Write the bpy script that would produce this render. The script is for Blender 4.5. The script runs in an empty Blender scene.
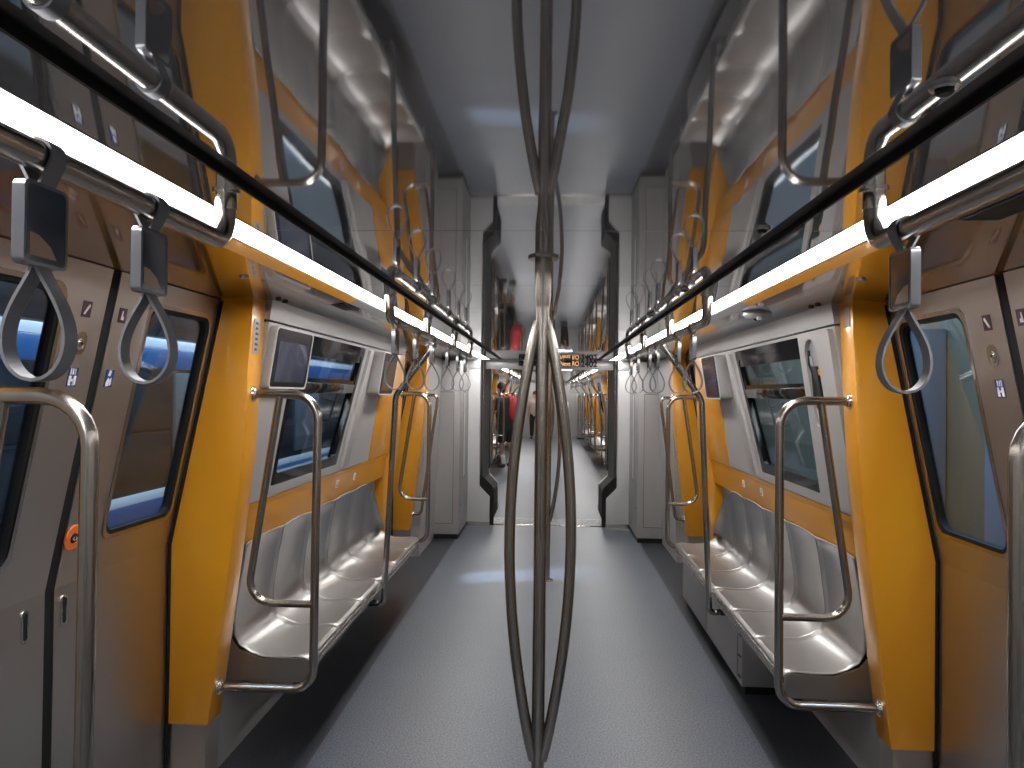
import bpy, bmesh, math, random
from math import sin, cos, pi, radians, sqrt, atan2
from mathutils import Vector, Matrix
random.seed(7)
SC = bpy.context.scene
COL = SC.collection

# ------------------------------------------------------------------ camera, world, exposure
YAW, PITCH, ROLL, CAMX = radians(2.95), radians(.68), radians(.70), .02
cy, sy, cp, sp, cr, sr = cos(YAW), sin(YAW), cos(PITCH), sin(PITCH), cos(ROLL), sin(ROLL)
RZ = Matrix(((cy, sy, 0), (-sy, cy, 0), (0, 0, 1)))
RX = Matrix(((1, 0, 0), (0, cp, sp), (0, -sp, cp)))
RY = Matrix(((cr, 0, sr), (0, 1, 0), (-sr, 0, cr)))
RR = RY @ RX @ RZ
cam = bpy.data.cameras.new('camera')
cam.sensor_width = 36
cam.lens = 36 * 750 / 1024
cam.clip_start = .02
camo = bpy.data.objects.new('camera', cam)
COL.objects.link(camo)
m4 = Matrix((RR[0], RR[2], -RR[1])).transposed().to_4x4()
m4.translation = (CAMX, 0, 1.6)
camo.matrix_world = m4
SC.camera = camo

w = bpy.data.worlds.new('world')
SC.world = w
w.use_nodes = True
w.node_tree.nodes['Background'].inputs[0].default_value = (.5, .6, .8, 1)
w.node_tree.nodes['Background'].inputs[1].default_value = .02
SC.view_settings.view_transform = 'Standard'
SC.view_settings.look = 'None'
SC.view_settings.gamma = 1
SC.view_settings.exposure = 0.0
SC.cycles.use_denoising = True
SC.cycles.max_bounces = 12
STRIP = 27.0            # radiance of the LED strips

def lamp(name, kind, loc, target, energy, color, **kw):
    l = bpy.data.lights.new(name, kind)
    l.energy = energy
    l.color = color
    for k, v in kw.items():
        setattr(l, k, v)
    o = bpy.data.objects.new(name, l)
    COL.objects.link(o)
    o.location = loc
    o.rotation_euler = (Vector(target) - Vector(loc)).to_track_quat('-Z', 'Y').to_euler()
    return o
# station lamps outside: one throws its light through the second door's glass on to the floor
lamp('platform_spot', 'SPOT', (-2.8, 5.77, 3.1), (0, 6.62, 0), 2300, (.75, .88, 1), spot_size=radians(30), spot_blend=.3, shadow_soft_size=.10)
lamp('platform_spot', 'SPOT', (-2.8, 15.2, 3.1), (0, 15.9, 0), 2000, (.75, .88, 1), spot_size=radians(26), spot_blend=.2, shadow_soft_size=.06)
lamp('platform_lamp', 'AREA', (-2.3, 7.0, 3.5), (-4.3, 7.0, 1.5), 700, (.75, .88, 1), shape='RECTANGLE', size=18, size_y=.3)
lamp('platform_lamp', 'AREA', (2.3, 7.0, 3.5), (4.4, 7.0, 1.2), 800, (.75, .88, 1), shape='RECTANGLE', size=18, size_y=.3)

# ------------------------------------------------------------------ materials
MATS = {}
def mat(name, col, rough=.5, metal=0.0, coat=0.0, bump=None, speck=None, emit=None, brushed=None, spec=.5, wave=None):
    m = bpy.data.materials.new(name)
    m.use_nodes = True
    nt = m.node_tree
    b = nt.nodes['Principled BSDF']
    b.inputs['Base Color'].default_value = (*col, 1)
    b.inputs['Roughness'].default_value = rough
    b.inputs['Metallic'].default_value = metal
    b.inputs['Specular IOR Level'].default_value = spec
    if coat:
        b.inputs['Coat Weight'].default_value = coat
        b.inputs['Coat Roughness'].default_value = .05
    if emit:
        b.inputs['Emission Color'].default_value = (*emit[0], 1)
        b.inputs['Emission Strength'].default_value = emit[1]
    def nn(t): return nt.nodes.new(t)
    L = nt.links.new
    if speck or bump or brushed or wave:
        tc = nn('ShaderNodeTexCoord')
        ge = nn('ShaderNodeNewGeometry')
    if speck:                                       # (scale, dark factor, light factor)
        n1 = nn('ShaderNodeTexNoise'); n1.inputs['Scale'].default_value = speck[0]; n1.inputs['Detail'].default_value = 3
        n2 = nn('ShaderNodeTexNoise'); n2.inputs['Scale'].default_value = speck[0] * .02; n2.inputs['Detail'].default_value = 3
        L(ge.outputs['Position'], n1.inputs['Vector']); L(ge.outputs['Position'], n2.inputs['Vector'])
        r1 = nn('ShaderNodeValToRGB')
        r1.color_ramp.elements[0].position = .36; r1.color_ramp.elements[1].position = .64
        r1.color_ramp.elements[0].color = (*[c * speck[1] for c in col], 1)
        r1.color_ramp.elements[1].color = (*[min(1, c * speck[2]) for c in col], 1)
        L(n1.outputs[0], r1.inputs[0])
        mx = nn('ShaderNodeMix'); mx.data_type = 'RGBA'; mx.blend_type = 'MULTIPLY'
        mx.inputs['Factor'].default_value = .35
        r2 = nn('ShaderNodeValToRGB')
        r2.color_ramp.elements[0].position = .3; r2.color_ramp.elements[1].position = .7
        r2.color_ramp.elements[0].color = (.75, .75, .76, 1); r2.color_ramp.elements[1].color = (1, 1, 1, 1)
        L(n2.outputs[0], r2.inputs[0])
        L(r1.outputs[0], mx.inputs['A']); L(r2.outputs[0], mx.inputs['B'])
        L(mx.outputs['Result'], b.inputs['Base Color'])
    if brushed:                                     # (sx, sy, sz, amount)
        mp = nn('ShaderNodeMapping'); mp.inputs['Scale'].default_value = brushed[:3]
        n1 = nn('ShaderNodeTexNoise'); n1.inputs['Scale'].default_value = 1; n1.inputs['Detail'].default_value = 4
        L(ge.outputs['Position'], mp.inputs['Vector']); L(mp.outputs[0], n1.inputs['Vector'])
        mr = nn('ShaderNodeMapRange'); mr.inputs[3].default_value = rough - brushed[3]; mr.inputs[4].default_value = rough + brushed[3]
        L(n1.outputs[0], mr.inputs[0]); L(mr.outputs[0], b.inputs['Roughness'])
    if bump or wave:
        sc, st = bump or wave
        n1 = nn('ShaderNodeTexNoise'); n1.inputs['Scale'].default_value = sc; n1.inputs['Detail'].default_value = 1 if wave else 3
        mp2 = nn('ShaderNodeMapping'); mp2.inputs['Rotation'].default_value = (.5, .83, .62)
        L(ge.outputs['Position'], mp2.inputs['Vector']); L(mp2.outputs[0], n1.inputs['Vector'])
        bp = nn('ShaderNodeBump'); bp.inputs['Strength'].default_value = 1; bp.inputs['Distance'].default_value = st
        L(n1.outputs[0], bp.inputs['Height']); L(bp.outputs[0], b.inputs['Normal'])
    MATS[name] = m
    return m

def glass_mat(name, tint, f0=.04):
    m = bpy.data.materials.new(name); m.use_nodes = True
    nt = m.node_tree; nt.nodes.clear()
    out = nt.nodes.new('ShaderNodeOutputMaterial')
    t = nt.nodes.new('ShaderNodeBsdfTransparent'); t.inputs[0].default_value = (*tint, 1)
    g = nt.nodes.new('ShaderNodeBsdfGlossy'); g.inputs['Roughness'].default_value = .02; g.inputs[0].default_value = (.9, .95, 1, 1)
    fr = nt.nodes.new('ShaderNodeFresnel')
    ge = nt.nodes.new('ShaderNodeNewGeometry'); mr = nt.nodes.new('ShaderNodeMapRange')
    mr.inputs[3].default_value = 1.36; mr.inputs[4].default_value = 1 / 1.36     # same reflectance from both sides of the pane
    nt.links.new(ge.outputs['Backfacing'], mr.inputs[0]); nt.links.new(mr.outputs[0], fr.inputs[0])
    mx = nt.nodes.new('ShaderNodeMixShader')
    nt.links.new(fr.outputs[0], mx.inputs[0]); nt.links.new(t.outputs[0], mx.inputs[1]); nt.links.new(g.outputs[0], mx.inputs[2])
    nt.links.new(mx.outputs[0], out.inputs[0])
    MATS[name] = m
    return m

M = MATS
mat('yellow', (.61, .262, .011), .28, coat=.35)
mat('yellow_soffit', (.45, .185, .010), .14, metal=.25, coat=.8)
mat('grey_soffit', (.34, .34, .34), .12, metal=.55, coat=.5)
mat('ceiling', (.47, .47, .485), .035, metal=.79, wave=(2.4, .0009))
mat('grey_panel', (.30, .288, .283), .42, bump=(400, .0002))
mat('grey_panel_dark', (.24, .24, .245), .42)
mat('white_panel', (.43, .43, .43), .40)
mat('black', (.010, .010, .012), .5, spec=.25)
mat('rubber', (.009, .009, .010), .65, spec=.2)
mat('window_black', (.006, .006, .007), .06, spec=.4)
mat('pole', (.36, .335, .31), .25, metal=1)
mat('chrome', (.62, .61, .59), .14, metal=1)
mat('seat', (.42, .41, .40), .37, metal=1, brushed=(300, 20, 20, .05))
mat('door', (.50, .475, .455), .36, metal=1, brushed=(10, 10, 700, .06))
mat('door_edge', (.42, .40, .385), .25, metal=1)
mat('floor', (.092, .104, .128), .42, speck=(115, .55, 1.55))
mat('border', (.020, .022, .028), .42, speck=(120, .35, 2.8))
mat('bellows', (.085, .088, .092), .55)
mat('light', (1, 1, 1), .5, emit=((1, .975, .95), STRIP))
mat('strap', (.125, .13, .145), .55)
mat('strap_edge', (.40, .41, .43), .5)
mat('acrylic', (.10, .105, .12), .15, coat=.4)
mat('lintel', (.30, .30, .305), .3, metal=.35)
mat('card', (.020, .025, .040), .12, coat=1)
mat('card_art', (.22, .12, .06), .25)
mat('screen', (.035, .043, .075), .08, coat=.6)
mat('bezel', (.008, .008, .010), .18, spec=.35)
mat('maroon', (.055, .012, .022), .5)
mat('white', (.72, .72, .74), .5)
mat('blue', (.020, .035, .18), .4)
mat('orange', (.70, .16, .035), .45)
mat('amber', (.9, .4, .1), .5, emit=((1, .50, .16), 1.5))
mat('amber_core', (1, .7, .4), .5, emit=((1, .52, .22), 1.35))
mat('ink', (.015, .016, .02), .5)
mat('header', (.58, .585, .59), .35, metal=.3)
mat('train_white', (.55, .60, .66), .3)
mat('train_blue', (.014, .075, .21), .3)
mat('train_grey', (.07, .085, .10), .35)
mat('train_dark', (.012, .016, .022), .15)
mat('concrete', (.10, .105, .11), .85, bump=(12, .01))
mat('olive_wall', (.085, .083, .062), .85, bump=(8, .01))
mat('blue_wall', (.06, .13, .20), .6)  # blue light falling on the trackside structures, put into the base colour
mat('tube', (1, 1, 1), .5, emit=((.85, .93, 1), 9.0))
mat('skin', (.33, .17, .11), .55)
mat('cloth_black', (.012, .012, .014), .9)
mat('cloth_red', (.33, .020, .028), .8)
mat('cloth_white', (.62, .62, .63), .9)
mat('cloth_pink', (.42, .30, .29), .9)
mat('hair', (.010, .009, .009), .7)
mat('shoe', (.02, .02, .022), .7)
mat('tread', (.33, .33, .33), .5, metal=.5, speck=(60, .45, 1.5))
glass_mat('glass', (.78, .86, .92))
glass_mat('door_glass', (.72, .80, .86))

# ------------------------------------------------------------------ mesh helpers
def origin_of(o):
    v = Vector((0, 0, 0))
    while o is not None:
        v += o.location
        o = o.parent
    return v

def tag(o, label=None, cat=None, group=None, kind=None):
    if label: o['label'] = label
    if cat: o['category'] = cat
    if group: o['group'] = group
    if kind: o['kind'] = kind
    return o

def empty(name, loc, label=None, cat=None, group=None, kind=None, parent=None):
    o = bpy.data.objects.new(name, None)
    o.empty_display_size = .05
    COL.objects.link(o)
    if parent is not None:
        o.parent = parent
        o.location = Vector(loc) - origin_of(parent)
    else:
        o.location = loc
    return tag(o, label, cat, group, kind)

def ring_pts(poly, c, angs):
    out = []
    n = len(poly)
    for a in angs:
        d = (cos(a), sin(a)); best = None
        for i in range(n):
            p, q = poly[i], poly[(i + 1) % n]
            ex, ey = q[0] - p[0], q[1] - p[1]
            den = d[0] * ey - d[1] * ex
            if abs(den) < 1e-12: continue
            px, py = p[0] - c[0], p[1] - c[1]
            t = (px * ey - py * ex) / den
            u = (px * d[1] - py * d[0]) / den
            if t > 0 and -1e-6 <= u <= 1 + 1e-6 and (best is None or t > best): best = t
        out.append((c[0] + d[0] * best, c[1] + d[1] * best))
    return out

def round_poly(poly, r, n=5):
    out = []
    k = len(poly)
    for i in range(k):
        p0, p, p1 = Vector(poly[i - 1]), Vector(poly[i]), Vector(poly[(i + 1) % k])
        a, b = (p0 - p).normalized(), (p1 - p).normalized()
        ang = a.angle(b)
        rr = r[i] if isinstance(r, (list, tuple)) else r
        t = rr / math.tan(ang / 2)
        A, B = p + a * t, p + b * t
        c = p + (a + b).normalized() * (rr / sin(ang / 2))
        a0 = atan2(A.y - c.y, A.x - c.x); a1 = atan2(B.y - c.y, B.x - c.x)
        da = (a1 - a0 + pi) % (2 * pi) - pi
        for j in range(n + 1):
            q = a0 + da * j / n
            out.append((c.x + rr * cos(q), c.y + rr * sin(q)))
    return out

def fillet(pts, r, n=6):
    pts = [Vector(p) for p in pts]
    out = [pts[0]]
    for i in range(1, len(pts) - 1):
        p0, p, p1 = pts[i - 1], pts[i], pts[i + 1]
        rr = r[i - 1] if isinstance(r, (list, tuple)) else r
        a, b = (p0 - p).normalized(), (p1 - p).normalized()
        ang = a.angle(b)
        if ang > pi - .01 or rr <= 0:
            out.append(p); continue
        t = min(rr / math.tan(ang / 2), (p0 - p).length * .49, (p1 - p).length * .49)
        rr = t * math.tan(ang / 2)
        c = p + (a + b).normalized() * (rr / sin(ang / 2))
        A, B = p + a * t - c, p + b * t - c
        for j in range(n + 1):
            out.append(c + A.slerp(B, j / n).normalized() * rr)
    out.append(pts[-1])
    return out

class MB:
    def __init__(s):
        s.bm = bmesh.new()
    def box(s, a, b, bevel=0, seg=2):
        x0, y0, z0 = [min(p, q) for p, q in zip(a, b)]
        x1, y1, z1 = [max(p, q) for p, q in zip(a, b)]
        v = [s.bm.verts.new(p) for p in ((x0, y0, z0), (x1, y0, z0), (x1, y1, z0), (x0, y1, z0), (x0, y0, z1), (x1, y0, z1), (x1, y1, z1), (x0, y1, z1))]
        f = [s.bm.faces.new([v[i] for i in q]) for q in ((3, 2, 1, 0), (4, 5, 6, 7), (0, 1, 5, 4), (1, 2, 6, 5), (2, 3, 7, 6), (3, 0, 4, 7))]
        if bevel:
            es = list({e for q in f for e in q.edges})
            bmesh.ops.bevel(s.bm, geom=es, offset=bevel, segments=seg, affect='EDGES', profile=.5)
        return s
    def hexa(s, pts, bevel=0, seg=2):                # eight corners, bottom ring then top ring
        v = [s.bm.verts.new(p) for p in pts]
        f = [s.bm.faces.new([v[i] for i in q]) for q in ((3, 2, 1, 0), (4, 5, 6, 7), (0, 1, 5, 4), (1, 2, 6, 5), (2, 3, 7, 6), (3, 0, 4, 7))]
        bmesh.ops.recalc_face_normals(s.bm, faces=f)
        if bevel:
            es = list({e for q in f for e in q.edges})
            bmesh.ops.bevel(s.bm, geom=es, offset=bevel, segments=seg, affect='EDGES', profile=.5)
        return s
    def prism(s, poly, fn, h0, h1, bevel=0):         # poly in (u, v); fn(u, v, h) -> point
        a = [s.bm.verts.new(fn(u, v, h0)) for u, v in poly]
        b = [s.bm.verts.new(fn(u, v, h1)) for u, v in poly]
        n = len(poly)
        f = [s.bm.faces.new(a[::-1]), s.bm.faces.new(b)]
        for i in range(n):
            f.append(s.bm.faces.new((a[i], a[(i + 1) % n], b[(i + 1) % n], b[i])))
        bmesh.ops.recalc_face_normals(s.bm, faces=f)
        if bevel:
            es = list({e for q in f[:2] for e in q.edges} | {e for q in f for e in q.edges})
            bmesh.ops.bevel(s.bm, geom=es, offset=bevel, segments=2, affect='EDGES', profile=.5)
        return s
    def plate(s, outer, inner, fn, h0, h1):          # convex outer and inner outlines, a hole between
        c = (sum(p[0] for p in inner) / len(inner), sum(p[1] for p in inner) / len(inner))
        angs = sorted({round(atan2(p[1] - c[1], p[0] - c[0]), 5) for p in list(outer) + list(inner)})
        O, I = ring_pts(outer, c, angs), ring_pts(inner, c, angs)
        R = [[s.bm.verts.new(fn(u, v, h)) for u, v in ps] for ps, h in ((O, h0), (I, h0), (I, h1), (O, h1))]
        n = len(angs); f = []
        for k in range(4):
            A, B = R[k], R[(k + 1) % 4]
            for i in range(n):
                f.append(s.bm.faces.new((A[i], A[(i + 1) % n], B[(i + 1) % n], B[i])))
        bmesh.ops.recalc_face_normals(s.bm, faces=f)
        return s
    def tube(s, pts, r, n=12, cap=True):
        pts = [Vector(p) for p in pts]
        k = len(pts)
        rad = r if isinstance(r, (list, tuple)) else [r] * k
        T = []
        for i in range(k):
            d = (pts[min(i + 1, k - 1)] - pts[max(i - 1, 0)])
            T.append(d.normalized())
        up = Vector((0, 0, 1)) if abs(T[0].z) < .9 else Vector((1, 0, 0))
        N = T[0].cross(up).normalized()
        rings = []
        for i in range(k):
            N = (N - T[i] * N.dot(T[i])).normalized()
            B = T[i].cross(N)
            rings.append([s.bm.verts.new(pts[i] + (N * cos(2 * pi * j / n) + B * sin(2 * pi * j / n)) * rad[i]) for j in range(n)])
        for i in range(k - 1):
            for j in range(n):
                s.bm.faces.new((rings[i][j], rings[i][(j + 1) % n], rings[i + 1][(j + 1) % n], rings[i + 1][j]))
        if cap:
            s.bm.faces.new(rings[0][::-1]); s.bm.faces.new(rings[-1])
        return s
    def ribbon(s, pts, axis, w, t, closed=False):    # band swept along pts, wide along axis
        pts = [Vector(p) for p in pts]; k = len(pts); axis = Vector(axis).normalized()
        rings = []
        for i in range(k):
            if closed: d = pts[(i + 1) % k] - pts[i - 1]
            else: d = pts[min(i + 1, k - 1)] - pts[max(i - 1, 0)]
            N = d.normalized().cross(axis).normalized()
            rings.append([s.bm.verts.new(pts[i] + axis * a * w / 2 + N * b * t / 2) for a, b in ((-1, -1), (1, -1), (1, 1), (-1, 1))])
        f = []
        for i in range(k if closed else k - 1):
            A, B = rings[i], rings[(i + 1) % k]
            for j in range(4):
                f.append(s.bm.faces.new((A[j], A[(j + 1) % 4], B[(j + 1) % 4], B[j])))
        if not closed:
            f.append(s.bm.faces.new(rings[0])); f.append(s.bm.faces.new(rings[-1]))
        bmesh.ops.recalc_face_normals(s.bm, faces=f)
        return s
    def disc(s, c, d, r, h, n=20, bevel=0):          # a short cylinder from c along d
        d = Vector(d).normalized(); c = Vector(c)
        if bevel: s.tube([c, c + d * (h - bevel), c + d * h], [r, r, r - bevel], n)
        else: s.tube([c, c + d * h], r, n)
        return s
    def grid(s, rows):
        V = [[s.bm.verts.new(p) for p in r] for r in rows]
        for i in range(len(V) - 1):
            for j in range(len(V[0]) - 1):
                s.bm.faces.new((V[i][j], V[i][j + 1], V[i + 1][j + 1], V[i + 1][j]))
        return s
    def sphere(s, c, r, sc=(1, 1, 1), u=16, v=10):
        m = Matrix.Translation(c) @ Matrix.Diagonal((r * sc[0], r * sc[1], r * sc[2], 1))
        bmesh.ops.create_uvsphere(s.bm, u_segments=u, v_segments=v, radius=1, matrix=m)
        return s
    def mesh(s, name, o):
        if o.length: bmesh.ops.translate(s.bm, verts=s.bm.verts, vec=-o)
        me = bpy.data.meshes.new(name)
        s.bm.to_mesh(me); s.bm.free()
        me.shade_smooth()
        me.set_sharp_from_angle(angle=radians(35))
        return me
    def build(s, name, m, parent=None, label=None, cat=None, group=None, kind=None):
        if parent is None:
            vs = [v.co for v in s.bm.verts]
            lo = [min(v[i] for v in vs) for i in range(3)]; hi = [max(v[i] for v in vs) for i in range(3)]
            o0 = Vector(((lo[0] + hi[0]) / 2, (lo[1] + hi[1]) / 2, lo[2]))
        else:
            o0 = origin_of(parent)
        me = s.mesh(name, o0)
        me.materials.append(M[m] if isinstance(m, str) else m)
        o = bpy.data.objects.new(name, me)
        COL.objects.link(o)
        if parent is None: o.location = o0
        else: o.parent = parent
        return tag(o, label, cat, group, kind)

def copy_tree(o, parent=None):
    c = o.copy(); COL.objects.link(c)
    if parent is not None: c.parent = parent
    for ch in list(KIDS.get(o.name, ())): copy_tree(ch, c)
    return c
KIDS = {}
def index_kids():
    KIDS.clear()
    for o in list(COL.objects):
        if o.parent is not None: KIDS.setdefault(o.parent.name, []).append(o)

def text_mesh(name, body, size, fn, m, parent, extrude=.001, center=False, bold=0.0):
    cu = bpy.data.curves.new(name, 'FONT'); cu.body = body; cu.size = size; cu.extrude = extrude; cu.offset = bold
    if center: cu.align_x = 'CENTER'
    t = bpy.data.objects.new(name, cu); COL.objects.link(t)
    dg = bpy.context.evaluated_depsgraph_get()
    me = bpy.data.meshes.new_from_object(t.evaluated_get(dg))
    bpy.data.objects.remove(t); bpy.data.curves.remove(cu)
    o0 = origin_of(parent) if parent is not None else Vector((0, 0, 0))
    for v in me.vertices: v.co = Vector(fn(*v.co)) - o0
    me.materials.clear(); me.materials.append(M[m])
    o = bpy.data.objects.new(name, me); COL.objects.link(o)
    if parent is not None: o.parent = parent
    return o

SIDE = {-1: 'left', 1: 'right'}
ZC = 2.01
def xdoor(z): return 1.485 if z < .985 else 1.485 - (z - .985) * .2010
def xwall(z): return 1.258 - .152 * (z - 1.11)
def xpil(z):
    P = ((0, 1.345), (.275, 1.315), (.70, 1.262), (1.32, 1.19), (1.95, 1.157))
    for (z0, x0), (z1, x1) in zip(P, P[1:]):
        if z <= z1: return x0 + (x1 - x0) * (z - z0) / (z1 - z0)
    return 1.157

# ------------------------------------------------------------------ shell of a car
def shell(y0, y1, joint0, bays):
    """floor, ceiling, side walls of one car; bays = [(kind, ya, yb)]"""
    fl = MB().box((-1.0, y0, -.06), (1.0, y1, 0)).build('floor', 'floor', kind='structure')
    for s in (-1, 1):
        MB().box((s * 1.0, y0, -.06), (s * 1.5, y1, 0)).build('floor_border', 'border', fl, 'black speckled floor border')
    ce = MB().box((-1.0, y0, 2.05), (1.0, y1, 2.09)).build('ceiling', 'rubber', kind='structure')
    ys = [y0]
    y = joint0
    while y < y0 + .05: y += .96
    while y < y1 - .05: ys.append(y); y += .96
    ys.append(y1)
    for a, b in zip(ys, ys[1:]):
        MB().box((-.56, a + .0015, ZC), (.56, b - .0015, ZC + .03), .001, 1).build('ceiling_panel', 'ceiling', ce)
        for s in (-1, 1):
            MB().box((s * .610, a + .0015, ZC), (s * .735, b - .0015, ZC + .03), .001, 1).build('ceiling_panel', 'ceiling', ce)
    for s in (-1, 1):
        MB().box((s * .560, y0, ZC + .012), (s * .610, y1, ZC + .04)).build('ceiling_groove', 'black', ce, 'black groove in the ceiling')
        # thin bright lip of the groove
        MB().box((s * .606, y0, ZC - .004), (s * .612, y1, ZC + .02)).build('ceiling_lip', 'black', ce)
    for s in (-1, 1):
        wl = empty('wall_' + SIDE[s], (s * 1.3, (y0 + y1) / 2, 0), kind='structure')
        for kind, a, b, c in bays:
            # valance: a thin face below the light and a glossy soffit
            mt = {'y': 'yellow', 'g': 'grey_panel_dark'}[c]
            MB().hexa([(s * .842, a, 2.006), (s * .880, a, 1.989), (s * .880, b, 1.989), (s * .842, b, 2.006),
                       (s * .842, a, 2.05), (s * .880, a, 2.05), (s * .880, b, 2.05), (s * .842, b, 2.05)]).build('valance_strip', mt, wl)
            MB().hexa([(s * .881, a, 1.993), (s * 1.305, a, 1.957), (s * 1.305, b, 1.957), (s * .881, b, 1.993),
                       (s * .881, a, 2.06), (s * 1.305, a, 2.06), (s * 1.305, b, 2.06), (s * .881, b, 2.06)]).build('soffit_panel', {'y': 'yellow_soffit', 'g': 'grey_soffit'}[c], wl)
        MB().box((s * 1.295, y0, 1.957), (s * 1.62, y1, 2.09)).build('roof_edge', 'rubber', wl)  # added dark closure above the doors, keeps outside light from leaking in
        yield_walls.append((s, wl))
    return fl, ce
yield_walls = []

def light_strip(s, y0, y1, label):
    o = empty('ceiling_light', (s * .786, (y0 + y1) / 2, ZC), label, 'light')
    MB().box((s * .738, y0, ZC + .004), (s * .834, y1, ZC + .03)).build('diffuser', 'light', o)
    MB().box((s * .735, y0, ZC - .001), (s * .739, y1, ZC + .03)).build('housing_edge', 'door_edge', o)
    MB().box((s * .833, y0, ZC - .002), (s * .839, y1, ZC + .03)).build('housing_edge', 'grey_panel_dark', o)

def pillar(s, wl, y, d):
    """yellow door pillar: flat face at y looking along -d, body towards +d"""
    zs = (.275, .70, .985, 1.32, 1.976)
    inner = [(xpil(z), z) for z in zs]
    outer = [(xdoor(z), z) for z in (1.976, .985, .275)]
    poly = inner + outer
    ya, yb = (y, y + .13 * d)
    MB().prism(poly, lambda u, v, h: (s * u, h, v), ya, yb, .004).build('pillar', 'yellow', wl)
    ob = [(xdoor(z) - .001, z) for z in (0, .985, 1.975)]
    MB().prism(ob + [(u + .045, v) for u, v in ob[::-1]], lambda u, v, h: (s * u, h, v), y - .005 * d, yb).build('pillar_backing', 'rubber', wl)  # added behind the pillar to stop outside light leaking past the door
    so = [(xdoor(z) - .004, z) for z in (.02, .985, 1.95)]
    MB().prism(so + [(u - .009, v) for u, v in so[::-1]], lambda u, v, h: (s * u, h, v), ya - .004 * d, ya).build('gap_seal', 'rubber', wl)
    MB().prism([(xpil(.275) + .012, 0), (xpil(.275) + .012, .274), (1.478, .274), (1.478, 0)], lambda u, v, h: (s * u, h, v), ya + .012 * d, yb).build('pillar_plinth', 'door', wl)

def bench_wall(s, wl, ya, yb, win, flip=False):
    """lining behind a bench from ya to yb with a hole for the window"""
    fy = (lambda y: ya + yb - y) if flip else (lambda y: y)
    L = lambda u, v, h: (s * (xwall(v) + h), fy(u), v)
    MB().box((s * 1.365, ya, 0), (s * 1.50, yb, .93)).build('lower_panel', 'grey_panel_dark', wl)
    MB().prism([(1.298, .925), (1.276, 1.078), (1.262, 1.108), (1.40, 1.112), (1.40, .925)], lambda u, v, h: (s * u, h, v), ya, yb, .003).build('dado_panel', 'yellow', wl)
    split = yb - .68
    MB().plate([(ya, 1.113), (split, 1.113), (split, 1.882), (ya, 1.882)], win, L, 0, .05).build('window_surround', 'grey_panel', wl)
    MB().prism([(split + .003, 1.113), (yb, 1.113), (yb, 1.882), (split + .003, 1.882)], L, -.004, .05, .002).build('side_panel', 'yellow', wl)
    MB().prism([(1.126, 1.976), (1.139, 1.890), (1.19, 1.890), (1.19, 1.976)], lambda u, v, h: (s * u, h, v), ya, yb).build('lintel', 'lintel', wl)
    MB().box((s * 1.155, ya, 1.878), (s * 1.20, yb, 1.893)).build('joint_strip', 'black', wl)
    # raised pilaster between window and far screen
    MB().prism([(win[2][0] + .06, 1.86), (win[1][0] + .06, 1.13), (win[1][0] + .20, 1.13), (win[2][0] + .14, 1.86)], L, -.022, .01, .006).build('pilaster', 'grey_panel', wl)

WIN = [(3.36, 1.16), (4.42, 1.16), (4.67, 1.868), (3.40, 1.868)]
def bench_window(s, name, win, fy=lambda y: y):
    L = lambda u, v, h: (s * (xwall(v) + h), fy(u), v)
    o = empty(name, (s * 1.25, fy(4.0), 1.1), kind='structure')
    def inset(k): 
        c = (sum(p[0] for p in win) / 4, sum(p[1] for p in win) / 4)
        return [(p[0] - k * (1 if p[0] > c[0] else -1), p[1] - k * (1 if p[1] > c[1] else -1)) for p in win]
    MB().plate(round_poly(win, .03), round_poly(inset(.055), .02), L, .002, .045).build('window_frame', 'window_black', o)
    zt0, zt1 = 1.585, 1.640
    f = inset(.04)
    xe = lambda z: f[1][0] + (f[2][0] - f[1][0]) * (z - f[1][1]) / (f[2][1] - f[1][1])
    MB().prism([(f[0][0], zt0), (xe(zt0), zt0), (xe(zt1), zt1), (f[0][0], zt1)], L, .002, .04, .003).build('transom', 'window_black', o)
    MB().prism([(f[0][0], f[0][1]), (f[1][0], f[1][1]), (xe(zt0), zt0), (f[0][0], zt0)], L, .022, .028).build('pane', 'glass', o)
    MB().prism([(f[0][0], zt1), (xe(zt1), zt1), (f[2][0], f[2][1]), (f[3][0], f[3][1])], L, .018, .024).build('pane', 'glass', o)
    # hopper frame of the upper light
    MB().plate([(f[0][0], zt1), (xe(zt1), zt1), (f[2][0], f[2][1]), (f[3][0], f[3][1])],
               [(f[0][0] + .03, zt1 + .02), (xe(zt1) - .03, zt1 + .02), (f[2][0] - .035, f[2][1] - .055), (f[3][0] + .03, f[3][1] - .055)], L, .006, .022).build('hopper_frame', 'window_black', o)
    return o

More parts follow.
